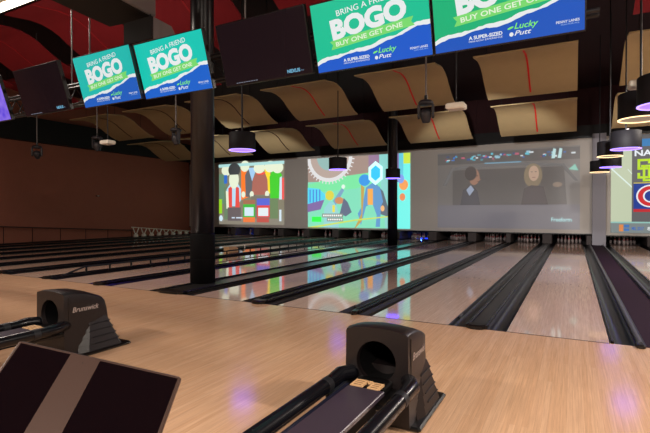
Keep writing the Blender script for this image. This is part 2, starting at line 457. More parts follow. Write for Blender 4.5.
# picture 2: teal hall with a big cog, two plain figures
P = Pic(6.38, 4.1, .002)
P.rect(0,0,1,1, G_((116,206,172)))
P.rect(0,.66,1,1, G_((150,128,118)))
P.poly([(0,.62),(.25,.71),(.9,.80),(.9,.72),(.5,.55),(0,.5)], G_((110,214,150)))
P.poly([(.62,.78),(.62,1),(.72,1),(.74,.80)], G_((140,110,140)))
P.poly([(.72,.80),(.72,1),(.84,1),(.84,.0),(.78,.0)], G_((128,196,190)))
P.rect(.84,0,1,1, G_((104,226,216)))
P.rect(.86,.62,.93,1, G_((120,100,150))); P.rect(.93,.86,1,1, G_((190,214,60))); P.rect(.90,.66,.94,1, G_((90,190,210)))
# cog arc with teeth
c0 = (.23, 1.02); ro, ri = .235, .20
pts = []; asp = P.w/P.h
N = 44
for k in range(N+1):
    a = PI+PI*k/N
    for da, r in ((-.3, ro), (-.3, ro+.022), (.3, ro+.022), (.3, ro)) if k % 2 == 0 else ():
        aa = a+da*PI/N*1.0; pts.append((c0[0]+r*math.cos(aa), c0[1]+r*asp*math.sin(aa)))
pts = [(max(0,min(1,u)), min(1.0, v)) for u, v in pts]
P.poly(pts, G_((206,206,206)))
P.poly([(max(0,c0[0]+ri*math.cos(PI+PI*k/24)), min(1.0,c0[1]+ri*asp*math.sin(PI+PI*k/24))) for k in range(25)], G_((168,150,140)))
P.poly([(max(0,c0[0]+.13*math.cos(PI+PI*k/24)), min(1.0,c0[1]+.13*asp*math.sin(PI+PI*k/24))) for k in range(25)], G_((134,170,166)))
# cyan curtain at left
P.poly([(0,.32),(0,.58),(.12,.56),(.2,.46),(.16,.36)], G_((70,200,226)))
for k in range(4): P.rect(.02+k*.035,.36,.032+k*.035,.55, G_((60,110,200)))
P.poly([(0,.22),(0,.34),(.18,.40),(.14,.26)], G_((116,92,150)))
# left figure (plain): fair head, pale jacket, raised arm
P.poly([(.17,0),(.18,.28),(.24,.38),(.30,.34),(.33,.2),(.33,0)], G_((136,196,196)))
P.ell(.235,.46,.045,.07, G_((206,196,60)))
P.poly([(.27,.38),(.36,.56),(.385,.53),(.30,.32)], G_((110,150,180)))
P.ell(.375,.58,.018,.03, G_((210,226,214)))
P.ell(.335,.385,.045,.05, G_((190,128,84)))
P.poly([(.34,.20),(.38,.42),(.42,.36),(.46,.22),(.40,.16)], G_((84,96,120)))
P.rect(.265,.22,.29,.32, G_((220,206,60)))
# right figure (plain): blue cap, slate coat, orange scarf, cape and staff
P.poly([(.66,.66),(.76,.50),(.81,.26),(.80,.16),(.72,.20)], G_((84,98,112)))
P.poly([(.55,.04),(.60,.30),(.66,.34),(.70,.18),(.69,.02),(.73,.02),(.74,.3),(.76,.36),(.73,.56),(.66,.62),(.60,.56),(.56,.30),(.52,.20)], G_((84,140,190)))
P.rect(.615,.32,.665,.54, G_((232,160,70)))
P.ell(.585,.66,.055,.08, G_((40,140,214)))
P.poly([(.55,.60),(.585,.56),(.56,.10),(.50,.0),(.49,.0),(.555,.2)], G_((180,150,70)))
P.ell(.755,.27,.018,.04, G_((226,170,110)))
# glowing hexagon
hexa = lambda u, v, r: [(u+r*.72*math.cos(PI/6+PI/3*k), v+r*asp*math.sin(PI/6+PI/3*k)) for k in range(6)]
P.poly(hexa(.69,.75,.105), G_((190,250,244), 1.2)); P.poly(hexa(.69,.75,.068), G_((30,180,226), 1.1))
P.ell(.945,.58,.04,.07, G_((230,150,80))); P.ell(.92,.66,.03,.06, G_((120,150,220))); P.ell(.935,.42,.025,.05, G_((220,130,80)))
P.rect(.05,.08,.15,.155, G_((20,224,60), 1.1))
P.rect(.16,.145,.375,.20, G_((120,128,122))); P.rect(.21,.09,.375,.14, G_((120,128,122)))
for k in range(9): P.rect(.17+k*.022,.160,.186+k*.022,.185, G_((225,230,225)), k == 0)
for k in range(7): P.rect(.22+k*.022,.104,.236+k*.022,.127, G_((225,230,225)), k == 0)
P.poly([(0,.0),(.5,.12),(.82,.17),(.82,.155),(.5,.10),(.1,.0)], G_((190,206,80)))
o = P.build('projected_picture', S, (11.5-14.1, -.004, .08)); o['label'] = 'teal animated picture with a big cog'

# picture 3: faint film still, two people sitting in a dark car
P = Pic(6.5, 3.85, .002)
bg = lambda c, s=.62: em(c, s*.75, .22)
P.rect(0,.0,1,1, em((118,112,106), .10, .44))
P.rect(0,.0,1,.30, em((110,114,150), .16, .42))
P.rect(0,.84,1,.985, em((60,64,66), .2, .34))
rr = random.Random(3)
cols = [(90,200,220),(40,120,210),(220,230,235),(190,80,110),(60,170,190),(150,200,220),(30,80,150)]
for k in range(64):
    u = rr.uniform(.05,.95); d = 1-abs(u-.5)*.8
    if rr.random() > d+.1: continue
    w = rr.uniform(.006,.03); v = rr.uniform(.88,.95) - .02*abs(u-.5); h = rr.uniform(.008,.028)
    P.rect(u, v, min(u+w,.99), v+h, bg(cols[k % 7], 1.0), k % 8 == 0)
for u in (.82,.86): P.poly([(u,.86),(u+.012,.98),(u+.03,.97),(u+.022,.86)], bg((200,240,240), 1.0))
P.rect(.36,.80,.62,.845, bg((110,170,200), .8)); P.rect(.37,.812,.61,.832, bg((170,210,230), .9))
P.poly([(.04,.56),(.11,.80),(.36,.83),(.62,.83),(.9,.79),(.99,.58),(.97,.58),(.88,.765),(.6,.79),(.3,.79),(.13,.77),(.07,.56)], bg((126,124,124), .55))
P.poly([(.12,.30),(.12,.76),(.9,.76),(.92,.30)], em((92,86,84), .12, .33))
P.poly([(.93,.72),(.97,.78),(.99,.70)], bg((150,220,200), .9))
# man at left: face in profile, dark hair, pale collar
P.ell(.285,.665,.040,.105, bg((176,126,100), .75)); P.poly([(.315,.66),(.335,.63),(.315,.61)], bg((176,126,100), .75))
P.ell(.258,.715,.045,.095, bg((66,56,54), .6)); P.poly([(.18,.30),(.20,.50),(.27,.56),(.31,.48),(.33,.30)], bg((72,72,84), .6))
P.poly([(.225,.50),(.26,.56),(.285,.50),(.25,.42)], bg((170,184,210), .8))
P.rect(.300,.675,.312,.685, bg((50,40,40), .5)); P.rect(.306,.600,.322,.607, bg((110,60,56), .6))
# woman at right: fair shoulder-length hair
P.ell(.70,.66,.062,.15, bg((150,130,100), .75)); P.ell(.705,.685,.034,.095, bg((206,170,144), .85))
P.rect(.686,.70,.698,.708, bg((60,44,44), .6), True); P.rect(.712,.70,.724,.708, bg((60,44,44), .6), False); P.rect(.695,.632,.716,.640, bg((150,70,70), .7), False)
P.poly([(.62,.30),(.64,.50),(.69,.54),(.77,.52),(.80,.30)], bg((92,80,82), .55)); P.ell(.86,.54,.03,.03, bg((176,150,130), .6))
P.text('Freeform', .82, .095, .048, em((190,226,226), .9), width=.13, bold=.02)
o = P.build('projected_picture', S, (11.5-6.24, -.004, .18)); o['label'] = 'dim film still of two people in a car'

# grey square pillar and the right-hand screen
tag(MB().box(.745, 1.27, 17.75, 18.05, -.13, 4.97).build('square_pillar', M['pier']), 'grey square pillar standing between the two projection screens', 'pillar')
S2 = empty('projection_screen', (4.6, 17.98, .45)); tag(S2, 'projection screen right of the grey pillar, cut off by the photo edge', 'projection screen')
MB().box(1.275-4.6, 3.38, 0, .055, 0, 4.4).build('screen_surface', M['screen'], S2)
MB().box(1.275-4.6, 3.38, -.03, .06, -.05, 0).build('bottom_batten', M['black'], S2)
MB().box(1.275-4.6, 3.38, -.03, .06, 4.4, 4.5).build('top_batten', M['black'], S2)
P = Pic(6.2, 4.25, .002)
P.rect(0,0,1,1, em((120,118,120), .62))
P.rect(0,.10,.125,.955, em((196,206,176), .95))
P.poly([(0,.68),(0,.66),(.125,.46),(.125,.48)], em((220,236,226), 1.0))
P.poly([(.1,.66),(.1,.65),(.125,.60),(.125,.61)], em((220,236,226), 1.0))
P.rect(0,.88,1,.955, em((60,130,190), .9)); P.rect(.0,.885,.125,.955, em((120,150,150), .9))
P.text('NATIONAL LEAGUE', .14, .785, .060, em((232,238,244), 1.0), width=.62, bold=.03)
lime = em((186,222,40), 1.0)
def stroke(pts, wd, m):      # thick polyline in picture coordinates
    P.k += 1
    for (a, b), (c, d) in zip(pts[:-1], pts[1:]):
        ax, ay, cx, cy = a*P.w, b*P.h, c*P.w, d*P.h
        l = math.hypot(cx-ax, cy-ay); nx, ny = -(cy-ay)/l*wd/2, (cx-ax)/l*wd/2; ex, ey = (cx-ax)/l*wd/2, (cy-ay)/l*wd/2
        P.mb.add([(q[0], -P.k*P.eps, q[1]) for q in ((ax-ex+nx,ay-ey+ny),(ax-ex-nx,ay-ey-ny),(cx+ex-nx,cy+ey-ny),(cx+ex+nx,cy+ey+ny))], [(0,1,2,3)], P.mi(m))
# interlocked S and D
stroke([(.225,.715),(.225,.74),(.165,.74),(.165,.655),(.225,.655),(.225,.565),(.165,.565),(.165,.60)], .10, lime)
stroke([(.195,.68),(.195,.535),(.235,.535),(.262,.565),(.262,.65),(.235,.68),(.185,.68)], .09, lime)
P.rect(.135,.505,1,.513, em((220,200,60), 1.0))
P.rect(.135,.245,1,.505, em((26,60,150), .9)); P.rect(.135,.215,1,.245, em((200,40,50), .9))
P.ell(.235,.375,.085,.115, em((230,232,238), 1.0), 28); P.ell(.235,.375,.075,.102, em((206,36,44), 1.0), 28); P.ell(.235,.375,.046,.066, em((230,232,238), 1.0), 24); P.ell(.235,.375,.036,.053, em((26,60,150), .9), 24)
P.rect(.262,.335,.32,.415, em((26,60,150), .9))
P.rect(0,.10,1,.115, em((150,200,190), .9))
P.rect(0,0,1,.10, em((140,150,150), .75))
P.rect(.05,.015,.075,.085, em((230,140,80), .9)); P.rect(.08,.055,.11,.085, em((70,120,190), .9)); P.rect(.08,.02,.11,.045, em((70,120,190), .9), False)
P.text('MIL 2017', .125, .03, .035, em((60,110,190), .9), width=.07, bold=.02)
P.text('8:00 PM   8:05 PM   9:40 PM', .215, .03, .035, em((230,235,235), .9), width=.5, bold=.02)
o = P.build('projected_picture', S2, (1.46-4.6, -.004, .12)); o['label'] = 'sports match-up graphic with team letters'

# ---------------------------------------------------------------- columns
def column(x, y, r, rw, zw, lab):
    t = empty('round_column', (x, y, 0)); tag(t, lab, 'column', 'round steel columns')
    MB().lathe([(0,.0),(r,0),(r,7.7)], 40, c=(0,0,0)).build('shaft', M['column'], t)
    mb = MB().lathe([(r,0.0),(rw,0.0),(rw,zw-.03),(rw-.012,zw),(r,zw)], 40)
    mb.lathe([(rw+.004,zw*.48),(rw+.006,zw*.49),(rw+.004,zw*.5)], 40)
    mb.build('padding', M['wrap'], t)
column(-6.70, 1.15, .235, .25, 1.03, 'thick dark round column at the foul line, nearest the camera')
column(-7.0, 13.26, .21, .22, .75, 'slim dark round column far down between the lanes')

# ---------------------------------------------------------------- ball returns
def ball_return(x, y, lab):
    t = empty('ball_return', (x, y, 0)); tag(t, lab, 'ball return', 'ball returns on the approach')
    # hood: lofted cross-sections from the front face to the tail
    secs = [(0,.225,.645),(.05,.228,.652),(.2,.228,.64),(.32,.225,.605),(.42,.218,.565),(.46,.205,.53),(.485,.20,.46),(.50,.20,.36),(.505,.2,.1)]
    n = 9; ring = []
    def section(w, T):
        pts = [(-w-.01, .03), (-w-.005, .3*T/.66), (-w, T*.8), (-w, T-.022), (-w+.006, T-.006)]
        for k in range(1, n): 
            a = k/n; xx = (-w+.008)+(2*w-.016)*a; pts.append((xx, T+.02*math.sin(PI*a)*(w/.225)))
        pts += [(w-.006, T-.006), (w, T-.022), (w, T*.8), (w+.005, .3*T/.66), (w+.01, .03)]
        return pts
    S_ = [section(w, T) for _, w, T in secs]; m = len(S_[0]); mb = MB(); vs = []
    for (yy, _, _), pts in zip(secs, S_): vs += [(px, yy, pz) for px, pz in pts]
    fs = []
    for i in range(len(secs)-1):
        for k in range(m-1): fs.append((i*m+k+1, i*m+k, (i+1)*m+k, (i+1)*m+k+1))
    mb.add(vs, fs, 0, True); mb.add(vs[-m:], [tuple(range(m-1,-1,-1))], 0)
    # front plate with a round mouth
    F = S_[0]; hc = (0, .435); hr = .142; NN = 40; inner = []; outer = []
    def hit(a):
        dx, dz = math.cos(a), math.sin(a); best = None
        for i in range(m):
            (x1, z1), (x2, z2) = F[i], F[(i+1) % m]
            ex, ez = x2-x1, z2-z1; det = dx*(-ez)+dz*ex
            if abs(det) < 1e-9: continue
            tt = ((x1-hc[0])*(-ez)+(z1-hc[1])*ex)/det; ss = (dx*(z1-hc[1])-dz*(x1-hc[0]))/det
            if tt > 0 and -1e-6 <= ss <= 1+1e-6 and (best is None or tt < best): best = tt
        return (hc[0]+dx*best, hc[1]+dz*best)
    angs = sorted([2*PI*k/NN for k in range(NN)]+[math.atan2(p[1]-hc[1], p[0]-hc[0]) % (2*PI) for p in (F[0], F[-1], F[3], F[4], F[-4], F[-5])])
    for a in angs: inner.append((hc[0]+hr*math.cos(a), hc[1]+hr*math.sin(a))); outer.append(hit(a))
    q = len(angs); vs = [(a, 0, b) for a, b in outer]+[(a, -.004, b) for a, b in inner]+[(a*.95, .03, hc[1]+(b-hc[1])*.95) for a, b in inner]+[(a*.9, .38, hc[1]+(b-hc[1])*.9) for a, b in inner]
    mb.add(vs, [(k, (k+1) % q, q+(k+1) % q, q+k) for k in range(q)], 0)
    mb.add(vs, [(q+k, q+(k+1) % q, 2*q+(k+1) % q, 2*q+k) for k in range(q)], 0, True)
    mb.add(vs, [(2*q+k, 2*q+(k+1) % q, 3*q+(k+1) % q, 3*q+k) for k in range(q)]+[tuple(range(4*q-1, 3*q-1, -1))], 1, True)
    mb.build('hood', [M['hood'], M['wrap']], t)
    # vertical seam behind the front plate
    MB().tube([(.229, .045, .06), (.231, .045, .4), (.230, .045, .61)], .0035, 6).build('hood_seam', M['black'], t)
    # stepped ribs at the lower back
    rb = MB()
    for k in range(5):
        z1 = .36-.066*k; z0 = z1-.060; hw = .236+.011*k; yb = .53+.028*k; yf = .17-.01*k
        poly = [(-hw+.03, yf), (-hw, yf+.10), (-hw, yb-.04), (-hw+.05, yb), (hw-.05, yb), (hw, yb-.04), (hw, yf+.10), (hw-.03, yf)]
        n8 = len(poly)
        hw2 = hw-.013; yb2 = yb-.030
        hw2 -= .004; yb2 -= .004
        top = [(-hw2+.03, yf+.01), (-hw2, yf+.11), (-hw2, yb2-.04), (-hw2+.05, yb2), (hw2-.05, yb2), (hw2, yb2-.04), (hw2, yf+.11), (hw2-.03, yf+.01)]
        vs = [(a, b, z0-.003) for a, b in poly]+[(a, b, z1) for a, b in top]
        rb.add(vs, [tuple(range(n8-1,-1,-1)), tuple(range(n8, 2*n8))]+[(i, (i+1) % n8, (i+1) % n8+n8, i+n8) for i in range(n8)])
    rb.build('ribbed_skirt', M['hood'], t)
    for k in range(4):      # the pale grooves between the ribs
        z = .30-.066*k; hw = .238+.011*k; yb = .532+.028*k; yf = .17-.01*k
        gv = MB(); 
        for s in (-1, 1): gv.tube([(s*hw, yf+.08+.03*k, z), (s*hw, yb-.045, z), (s*(hw-.045), yb+.002, z)], .0042, 6)
        gv.build('groove', M['polek'], t)
    MB().rbox(-.30, .30, .02, .72, 0, .035, .012).build('base_plate', M['black'], t)
    # lettering on both sides
    for s in (1, -1):
        vs, fs = text_mesh('Brunswick', .072, .012, .25)
        w = max(p[0] for p in vs)
        mb = MB()
        tilt = -.10
        sx = lambda y: .0052+next(w0+(w1-w0)*(y-y0)/(y1-y0) for (y0, w0, _), (y1, w1, _) in zip(secs[:-1], secs[1:]) if y <= y1)
        if s == 1: mb.add([(sx(.08+p[0]*.95), .08+p[0]*.95, .455+p[1]) for p in vs], fs)
        else: mb.add([(-sx(.08+(w-p[0])*.95), .08+(w-p[0])*.95, .455+p[1]) for p in vs], fs)
        mb.build('lettering', M['silver'], t)
    # rack: two ball rails and the shelf between them
    for s in (-1, 1):
        r_ = MB().tube([(s*.17+.02, .06, .33), (s*.21+.03, -.02, .345), (s*.252+.03, -.10, .345), (s*.25+.025, -.20, .335), (s*.25+.025, -1.62, .325), (s*.25+.03, -1.70, .32)], [.042,.05,.052,.048,.048,.036], 16)
        r_.build('ball_rail', M['rail'], t)
        MB().tube([(s*.25+.025, -.27, .333), (s*.25+.025, -.33, .332)], .0505, 16).build('rail_collar', M['polek'], t)
        MB().tube([(s*.20+.03, -.10, .285), (s*.20+.03, -1.66, .272)], .014, 8).build('inner_rail', M['lblue'], t)
    MB().rbox(-.235, .235, -.30, .0, .235, .275, .01).build('ball_deck', M['black'], t)
    MB().rbox(-.105, .145, -1.66, -.22, .305, .335, .004).build('shelf', M['shelf'], t)
    MB().rbox(-.08, .12, -1.60, -.30, .225, .304, .004).build('shelf_beam', M['wrap'], t)
    MB().rbox(-.14, .14, -1.45, -1.15, 0, .225, .01).build('pedestal', M['hood'], t)
    MB().rbox(-.12, .12, -.16, .02, .274, .325, .01).build('mouth_lip', M['black'], t)
    for a, b, c, d in ((-.095,-.012,-.215,-.10), (.028,.105,-.225,-.115), (-.004,.022,-.13,-.10)):
        lb = MB().box(a, b, c, d, .3255, .338)
        if b-a > .05:
            for k in range(3): lb.box(a+.015, b-.015, c+.02+k*.03, c+.03+k*.03, .338, .3385, 1)
        lb.build('hand_label', [M['label'], M['ink']], t)
ball_return(-1.175, -3.07, 'dark ball return hood facing the camera, mouth and rack in view, nearest the camera')
ball_return(-4.60, -3.24, 'dark ball return at the left, seen from its lettered side behind the tilted monitor')

# ---------------------------------------------------------------- foreground console monitor
t = empty('touch_monitor', (-1.786, -5.027, .982), Euler((0,0,0)))
def Rm(a, b, c): return Matrix.Rotation(a, 3, 'Z') @ Matrix.Rotation(b, 3, 'X') @ Matrix.Rotation(c, 3, 'Y')
t.rotation_euler = Rm(.89, -.819, .392).to_euler()
tag(t, 'dark glossy tilted monitor with a bronze band across, cut off in the lower left corner', 'monitor')
MB().rbox(0, .6, .0, .035, -.38, 0, .006).build('casing', M['bronze'], t)
MB().box(.012, .588, -.0012, .002, -.368, -.012).build('glass', M['glass'], t)
MB().box(.317*.6, .496*.6, -.0022, .001, -.368, -.012).build('bronze_band', M['bronze'], t)
MB().disc((0,0,0), .0022, 0, 12).build('sensor_dot', M['black'], t, (.245, -.0026, -.035), (PI/2, 0, 0))
cm = Vector((-1.786, -5.027, .982)) + Rm(.89, -.819, .392) @ Vector((.3, .03, -.25))
pd = MB(); pd.tube([(cm.x-.03, cm.y+.03, .03), (cm.x-.03, cm.y+.03, cm.z-.02), (cm.x, cm.y, cm.z+.01)], .028, 14)
po = pd.build('stand_post', M['black']); po.parent = t; po.matrix_parent_inverse = (Matrix.Translation(t.location) @ t.rotation_euler.to_matrix().to_4x4()).inverted()
pb = MB().rbox(cm.x-.23, cm.x+.17, cm.y-.17, cm.y+.23, 0, .03, .01).build('stand_foot', M['black']); pb.parent = t; pb.matrix_parent_inverse = po.matrix_parent_inverse.copy()

# ---------------------------------------------------------------- televisions over the foul line
TILT = math.radians(17)
TVY = {-6.35: -1.66, -5.135: -1.60, -2.50: -1.50, -1.195: -1.50, -3.76: -1.56, -7.77: -1.72, -9.5: -1.72}
def tv_shell(name, x0, x1, lab, group):
    w = x1-x0; h = .715
    t = empty(name, (x0, TVY[x0], 2.985)); tag(t, lab, 'television', group); t.rotation_euler = (TILT, 0, 0)
    MB().rbox(0, w, 0, .06, 0, h, .006).build('casing', M['black'], t)
    MB().rbox(w*.3, w*.7, .06, .11, h*.25, h*.75, .008).build('wall_plate', M['black'], t)
    MB().tube([(w*.5, .10, h*.5), (w*.5, .34, h*.52)], .025, 10).build('bracket_arm', M['black'], t)
    return t, w, h
def promo(x0, x1, lab, c_top, c_blue, s):
    t, w, h = tv_shell('television', x0, x1, lab, 'televisions showing the blue and green promotion')
    b = .012; W = w-2*b; H = h-2*b
    P = Pic(W, H, .0006)
    E = lambda c, k=1.: em(c, s*k)
    white = E((236,240,240), .95)
    P.rect(0,0,1,1, E(c_top))
    rr = random.Random(5)
    n = 40; lo = []; hi = []
    for k in range(n+1):
        u = k/n; base = .10+.31*u+.025*math.sin(u*9)+.012*math.sin(u*23)
        lo.append((u, base+rr.uniform(-.006,.006))); hi.append((u, base+.030+.028*abs(math.sin(u*7+1))+rr.uniform(-.008,.008)))
    P.poly([(0,0),(1,0)]+hi[::-1], white); P.poly([(0,0),(1,0)]+lo[::-1], E(c_blue))
    r = math.radians(5.5)
    P.text('BRING A FRIEND', .235, .77, .085, white, width=.53, bold=.005, rot=r)
    P.text('BOGO', .175, .455, .27, white, width=.66, bold=.055, rot=r)
    # ribbon with swallow-tail ends
    a = Vector((.15*W, .305*H)); c, q = math.cos(r), math.sin(r); L = .735*W; th = .125*H
    rp = lambda x, y: ((a.x+x*c-y*q)/W, (a.y+x*q+y*c)/H)
    P.poly([rp(0,0),rp(L,0),rp(L-.03,th/2),rp(L,th),rp(0,th),rp(.03,th/2)], E((120,216,110)))
    P.text('BUY ONE GET ONE', *rp(.065, th*.24), .066, E((226,240,214)), width=.59, bold=.02, rot=r)
    P.text('A SUPER-SIZED', .25, .105, .045, white, width=.235, bold=.03)
    P.text('MINI-GOLF EXPERIENCE', .25, .07, .022, white, width=.235)
    P.text('Lucky', .565, .145, .075, E((130,240,90)), width=.155, bold=.012, shear=.3)
    P.text('Putt', .565, .065, .06, white, width=.11, shear=.3, bold=.01)
    P.ell(.545,.085,.014,.026, white, 14); P.ell(.54,.165,.022,.012, E((130,240,90)), 12, .3)
    P.text('PENNY LANES', .83, .115, .032, white, width=.14, bold=.01)
    P.text('FUN FOR ALL', .86, .088, .016, E((170,200,236)), width=.11)
    P.build('display', t, (b, -.001, b)).location = (b, -.001, b)
    return t
def dark_tv(x0, x1, lab):
    t, w, h = tv_shell('television', x0, x1, lab, 'switched-off televisions')
    MB().box(.012, w-.012, -.0012, .002, .014, h-.012).build('dark_screen', M['tvoff'], t)
    P = Pic(w-.024, h-.024, .0006)
    P.text('NEXUS', .74, .05, .055, em((120,190,226), .9), width=.14, bold=.03)
    P.text('tv', .89, .05, .035, em((110,150,180), .8), width=.03)
    for k in range(9): P.rect(.13+k*.03, .022, .152+k*.03, .032, em((170,180,200), .55), k == 0)
    P.build('standby_lettering', t, (.012, -.0016, .012))
    return t
promo(-6.35, -5.14, 'smaller promotion television, second lit blue-green screen left of the thick column', (20,186,176), (20,92,190), .95)
promo(-5.135, -3.93, 'promotion television directly in front of the thick column', (10,196,178), (16,96,200), 1.0)
promo(-2.50, -1.205, 'large promotion television top centre, right of the wide dark television', (10,190,146), (12,88,200), 1.0)
promo(-1.195, .09, 'large promotion television at the top right, rightmost screen overhead', (14,176,118), (14,84,186), 1.0)
dark_tv(-3.76, -2.53, 'dark television between the thick column and the large promotion screens')
dark_tv(-7.77, -6.61, 'dark television at the upper left, left of all promotion screens')
t, w, h = tv_shell('television', -9.5, -8.19, 'purple glowing television cut off by the left edge', 'lit purple televisions')
m = D.materials.new('purple_picture'); m.use_nodes = True; nt = m.node_tree; b = nt.nodes['Principled BSDF']
tc = nt.nodes.new('ShaderNodeTexCoord'); vn = nt.nodes.new('ShaderNodeTexVoronoi'); vn.inputs['Scale'].default_value = 9
cr = nt.nodes.new('ShaderNodeValToRGB'); cr.color_ramp.elements[0].color = (*lin((70,40,220)), 1); cr.color_ramp.elements[1].color = (*lin((150,120,240)), 1)
nt.links.new(tc.outputs['Object'], vn.inputs['Vector']); nt.links.new(vn.outputs['Distance'], cr.inputs['Fac'])
nt.links.new(cr.outputs[0], b.inputs['Emission Color']); b.inputs['Emission Strength'].default_value = .9; b.inputs['Base Color'].default_value = (.01,.01,.01,1)
MB().box(.012, w-.012, -.0012, .002, .014, h-.012).build('display', m, t)

# truss the televisions hang on, with its hanger rods
T = empty('lighting_truss', (-4.5, -1.2, 3.4)); tag(T, 'black pipe truss running behind the row of televisions', 'truss')
for dz, dy in ((-.16, .08), (.16, .08), (-.16,-.04), (.16,-.04)): MB().tube([(-6.5, dy, dz), (4.7, dy, dz)], .022, 10).build('chord', M['polek'], T)
wb = MB(); x = -6.5; k = 0
while x < 4.4:
    wb.tube([(x, .08, -.16 if k % 2 else .16), (x+.3, .08, .16 if k % 2 else -.16)], .010, 6); wb.tube([(x, -.04, -.16), (x, .08, .16)], .008, 6); x += .3; k += 1
wb.build('web', M['polek'], T)
for x in (-7.41, -6.94, -3.77, -1.0, -9.9): MB().tube([(x+4.5, .02, .16), (x+4.5, .02, 4.3)], .012, 8).build('hanger_rod', M['pole'], T)

# loudspeaker and duct box above the televisions
t = empty('loudspeaker', (-5.95, -1.02, 4.1)); tag(t, 'black and grey loudspeaker hung above the promotion televisions by the thick column', 'loudspeaker')
MB().prism_y([(-.32,.0),(.30,.0),(.30,.34),(-.32,.34)], -.04, .0).build('grille', M['blackm'], t)
MB().prism_x([(0,-.0),(.34,.0),(.46,.08),(.46,.20),(.36,.32),(.0,.34)], -.32, .30).build('cabinet', M['greyface'], t)
MB().tube([(0,.2,.32),(0,.2,3.6)], .015, 8).build('hanger_rod', M['polek'], t)
t = empty('ceiling_unit', (-6.35, -1.6, 4.6)); tag(t, 'long grey air unit hanging at the top, above the loudspeaker', 'air unit'); t.rotation_euler = (0, 0, .1)
MB().rbox(-.5, .5, -1.6, .85, 0, .42, .02).build('housing', M['greyface'], t)
MB().rbox(-.46, .46, -1.55, .80, -.02, .0, .004).build('underside', M['blackm'], t)
for x, y in ((-.4,-.9),(.4,-.9),(-.4,.5),(.4,.5)): MB().tube([(x,y,.4),(x,y,3.1)], .012, 6).build('hanger_rod', M['polek'], t)

# ---------------------------------------------------------------- acoustic clouds
PROF = [(0,-.0),(.18,.02),(.62,.09),(.9,.085),(1.16,.03),(1.4,-.07),(1.58,-.19),(1.8,-.31),(2.03,-.43),(2.25,-.52),(2.5,-.57)]
def cloud_mesh(name, m, parent):
    th = .035; n = len(PROF); w = 2.41
    vs = []
    for x in (0, w):
        for y, z in PROF: vs.append((x, y, z))
        for y, z in PROF: vs.append((x, y+.0, z+th))
    fs = []; sm = []
    mb = MB()
    fs = [(i, i+1, 2*n+i+1, 2*n+i) for i in range(n-1)]+[(n+i+1, n+i, 3*n+i, 3*n+i+1) for i in range(n-1)]
    mb.add(vs, fs, 0, True)
    mb.add(vs, [(i, n+i, n+i+1, i+1) for i in range(n-1)]+[(2*n+i, 2*n+i+1, 3*n+i+1, 3*n+i) for i in range(n-1)]+[(0, 2*n, 3*n, n), (n-1, 2*n-1, 4*n-1, 3*n-1)], 0)
    return mb.build(name, m, parent)
def batten_mesh(m, parent):
    mb = MB(); pts = [(1.21+.0*k, y, z-.012) for k, (y, z) in enumerate(PROF)]
    w = .022; vs = []
    for x, y, z in pts[0:10]: vs += [(x-w, y, z), (x+w, y, z), (x-w, y, z+.02), (x+w, y, z+.02)]
    fs = []
    for i in range(9):
        a = 4*i; fs += [(a, a+1, a+5, a+4), (a+1, a+3, a+7, a+5), (a, a+4, a+6, a+2)]
    mb.add(vs, fs, 0); mb.build('batten', m, parent)
ROWS = [(-2, -2.6, 6.85, 'cloudr'), (-1, .4, 6.40, 'cloudr'), (0, 3.2, 6.2, 'cloudr'), (1, 6.45, 5.49, 'cloudb'), (2, 9.38, 4.79, 'cloudb')]
PROTO = {}
PLACE = {-6: 'seventh', -5: 'sixth', -4: 'fifth', -3: 'fourth', -2: 'third', -1: 'second', 0: 'first'}
for r, y0, z0, mk in ROWS:
    for k in range(-6, 2):
        if (r < 0 and k > -1) or (r >= 0 and k < -5): continue
        x0 = -2.32+3.41*k
        rowname = {-2: 'nearest row', -1: 'second row', 0: 'third row', 1: 'fourth row', 2: 'last row'}[r]
        key = (mk, k > -3 if mk == 'cloudb' else 0)
        bat = M['redline'] if mk == 'cloudr' else (M['redbat'] if k > -3 else M['darkbat'])
        if key not in PROTO:
            t = PROTO[key] = empty('acoustic_panel', (x0, y0, z0)); cloud_mesh('board', M[mk], t); batten_mesh(bat, t)
        else:
            t = copy_tree(PROTO[key]); t.location = (x0, y0, z0)
        colr = 'red' if mk == 'cloudr' else 'beige'
        lab = ('%s wavy ceiling panel in the %s, %s left of the grey pillar' % (colr, rowname, PLACE[k])) if k < 1 else '%s wavy ceiling panel in the %s, at the right photo edge' % (colr, rowname)
        tag(t, lab, 'ceiling panel', '%s wavy acoustic panels under the ceiling' % colr)
        hz = ZC-z0
        for hx in (.25, 2.16):
            MB().tube([(hx, .6, .10), (hx, .6, hz)], .008, 6).build('hanger_wire', M['polek'], t)
            # (each wire reaches its own height to the ceiling)
        for c in [q for q in kids(t) if q.name.startswith('hanger_wire')][:-2]:
            D.objects.remove(c)

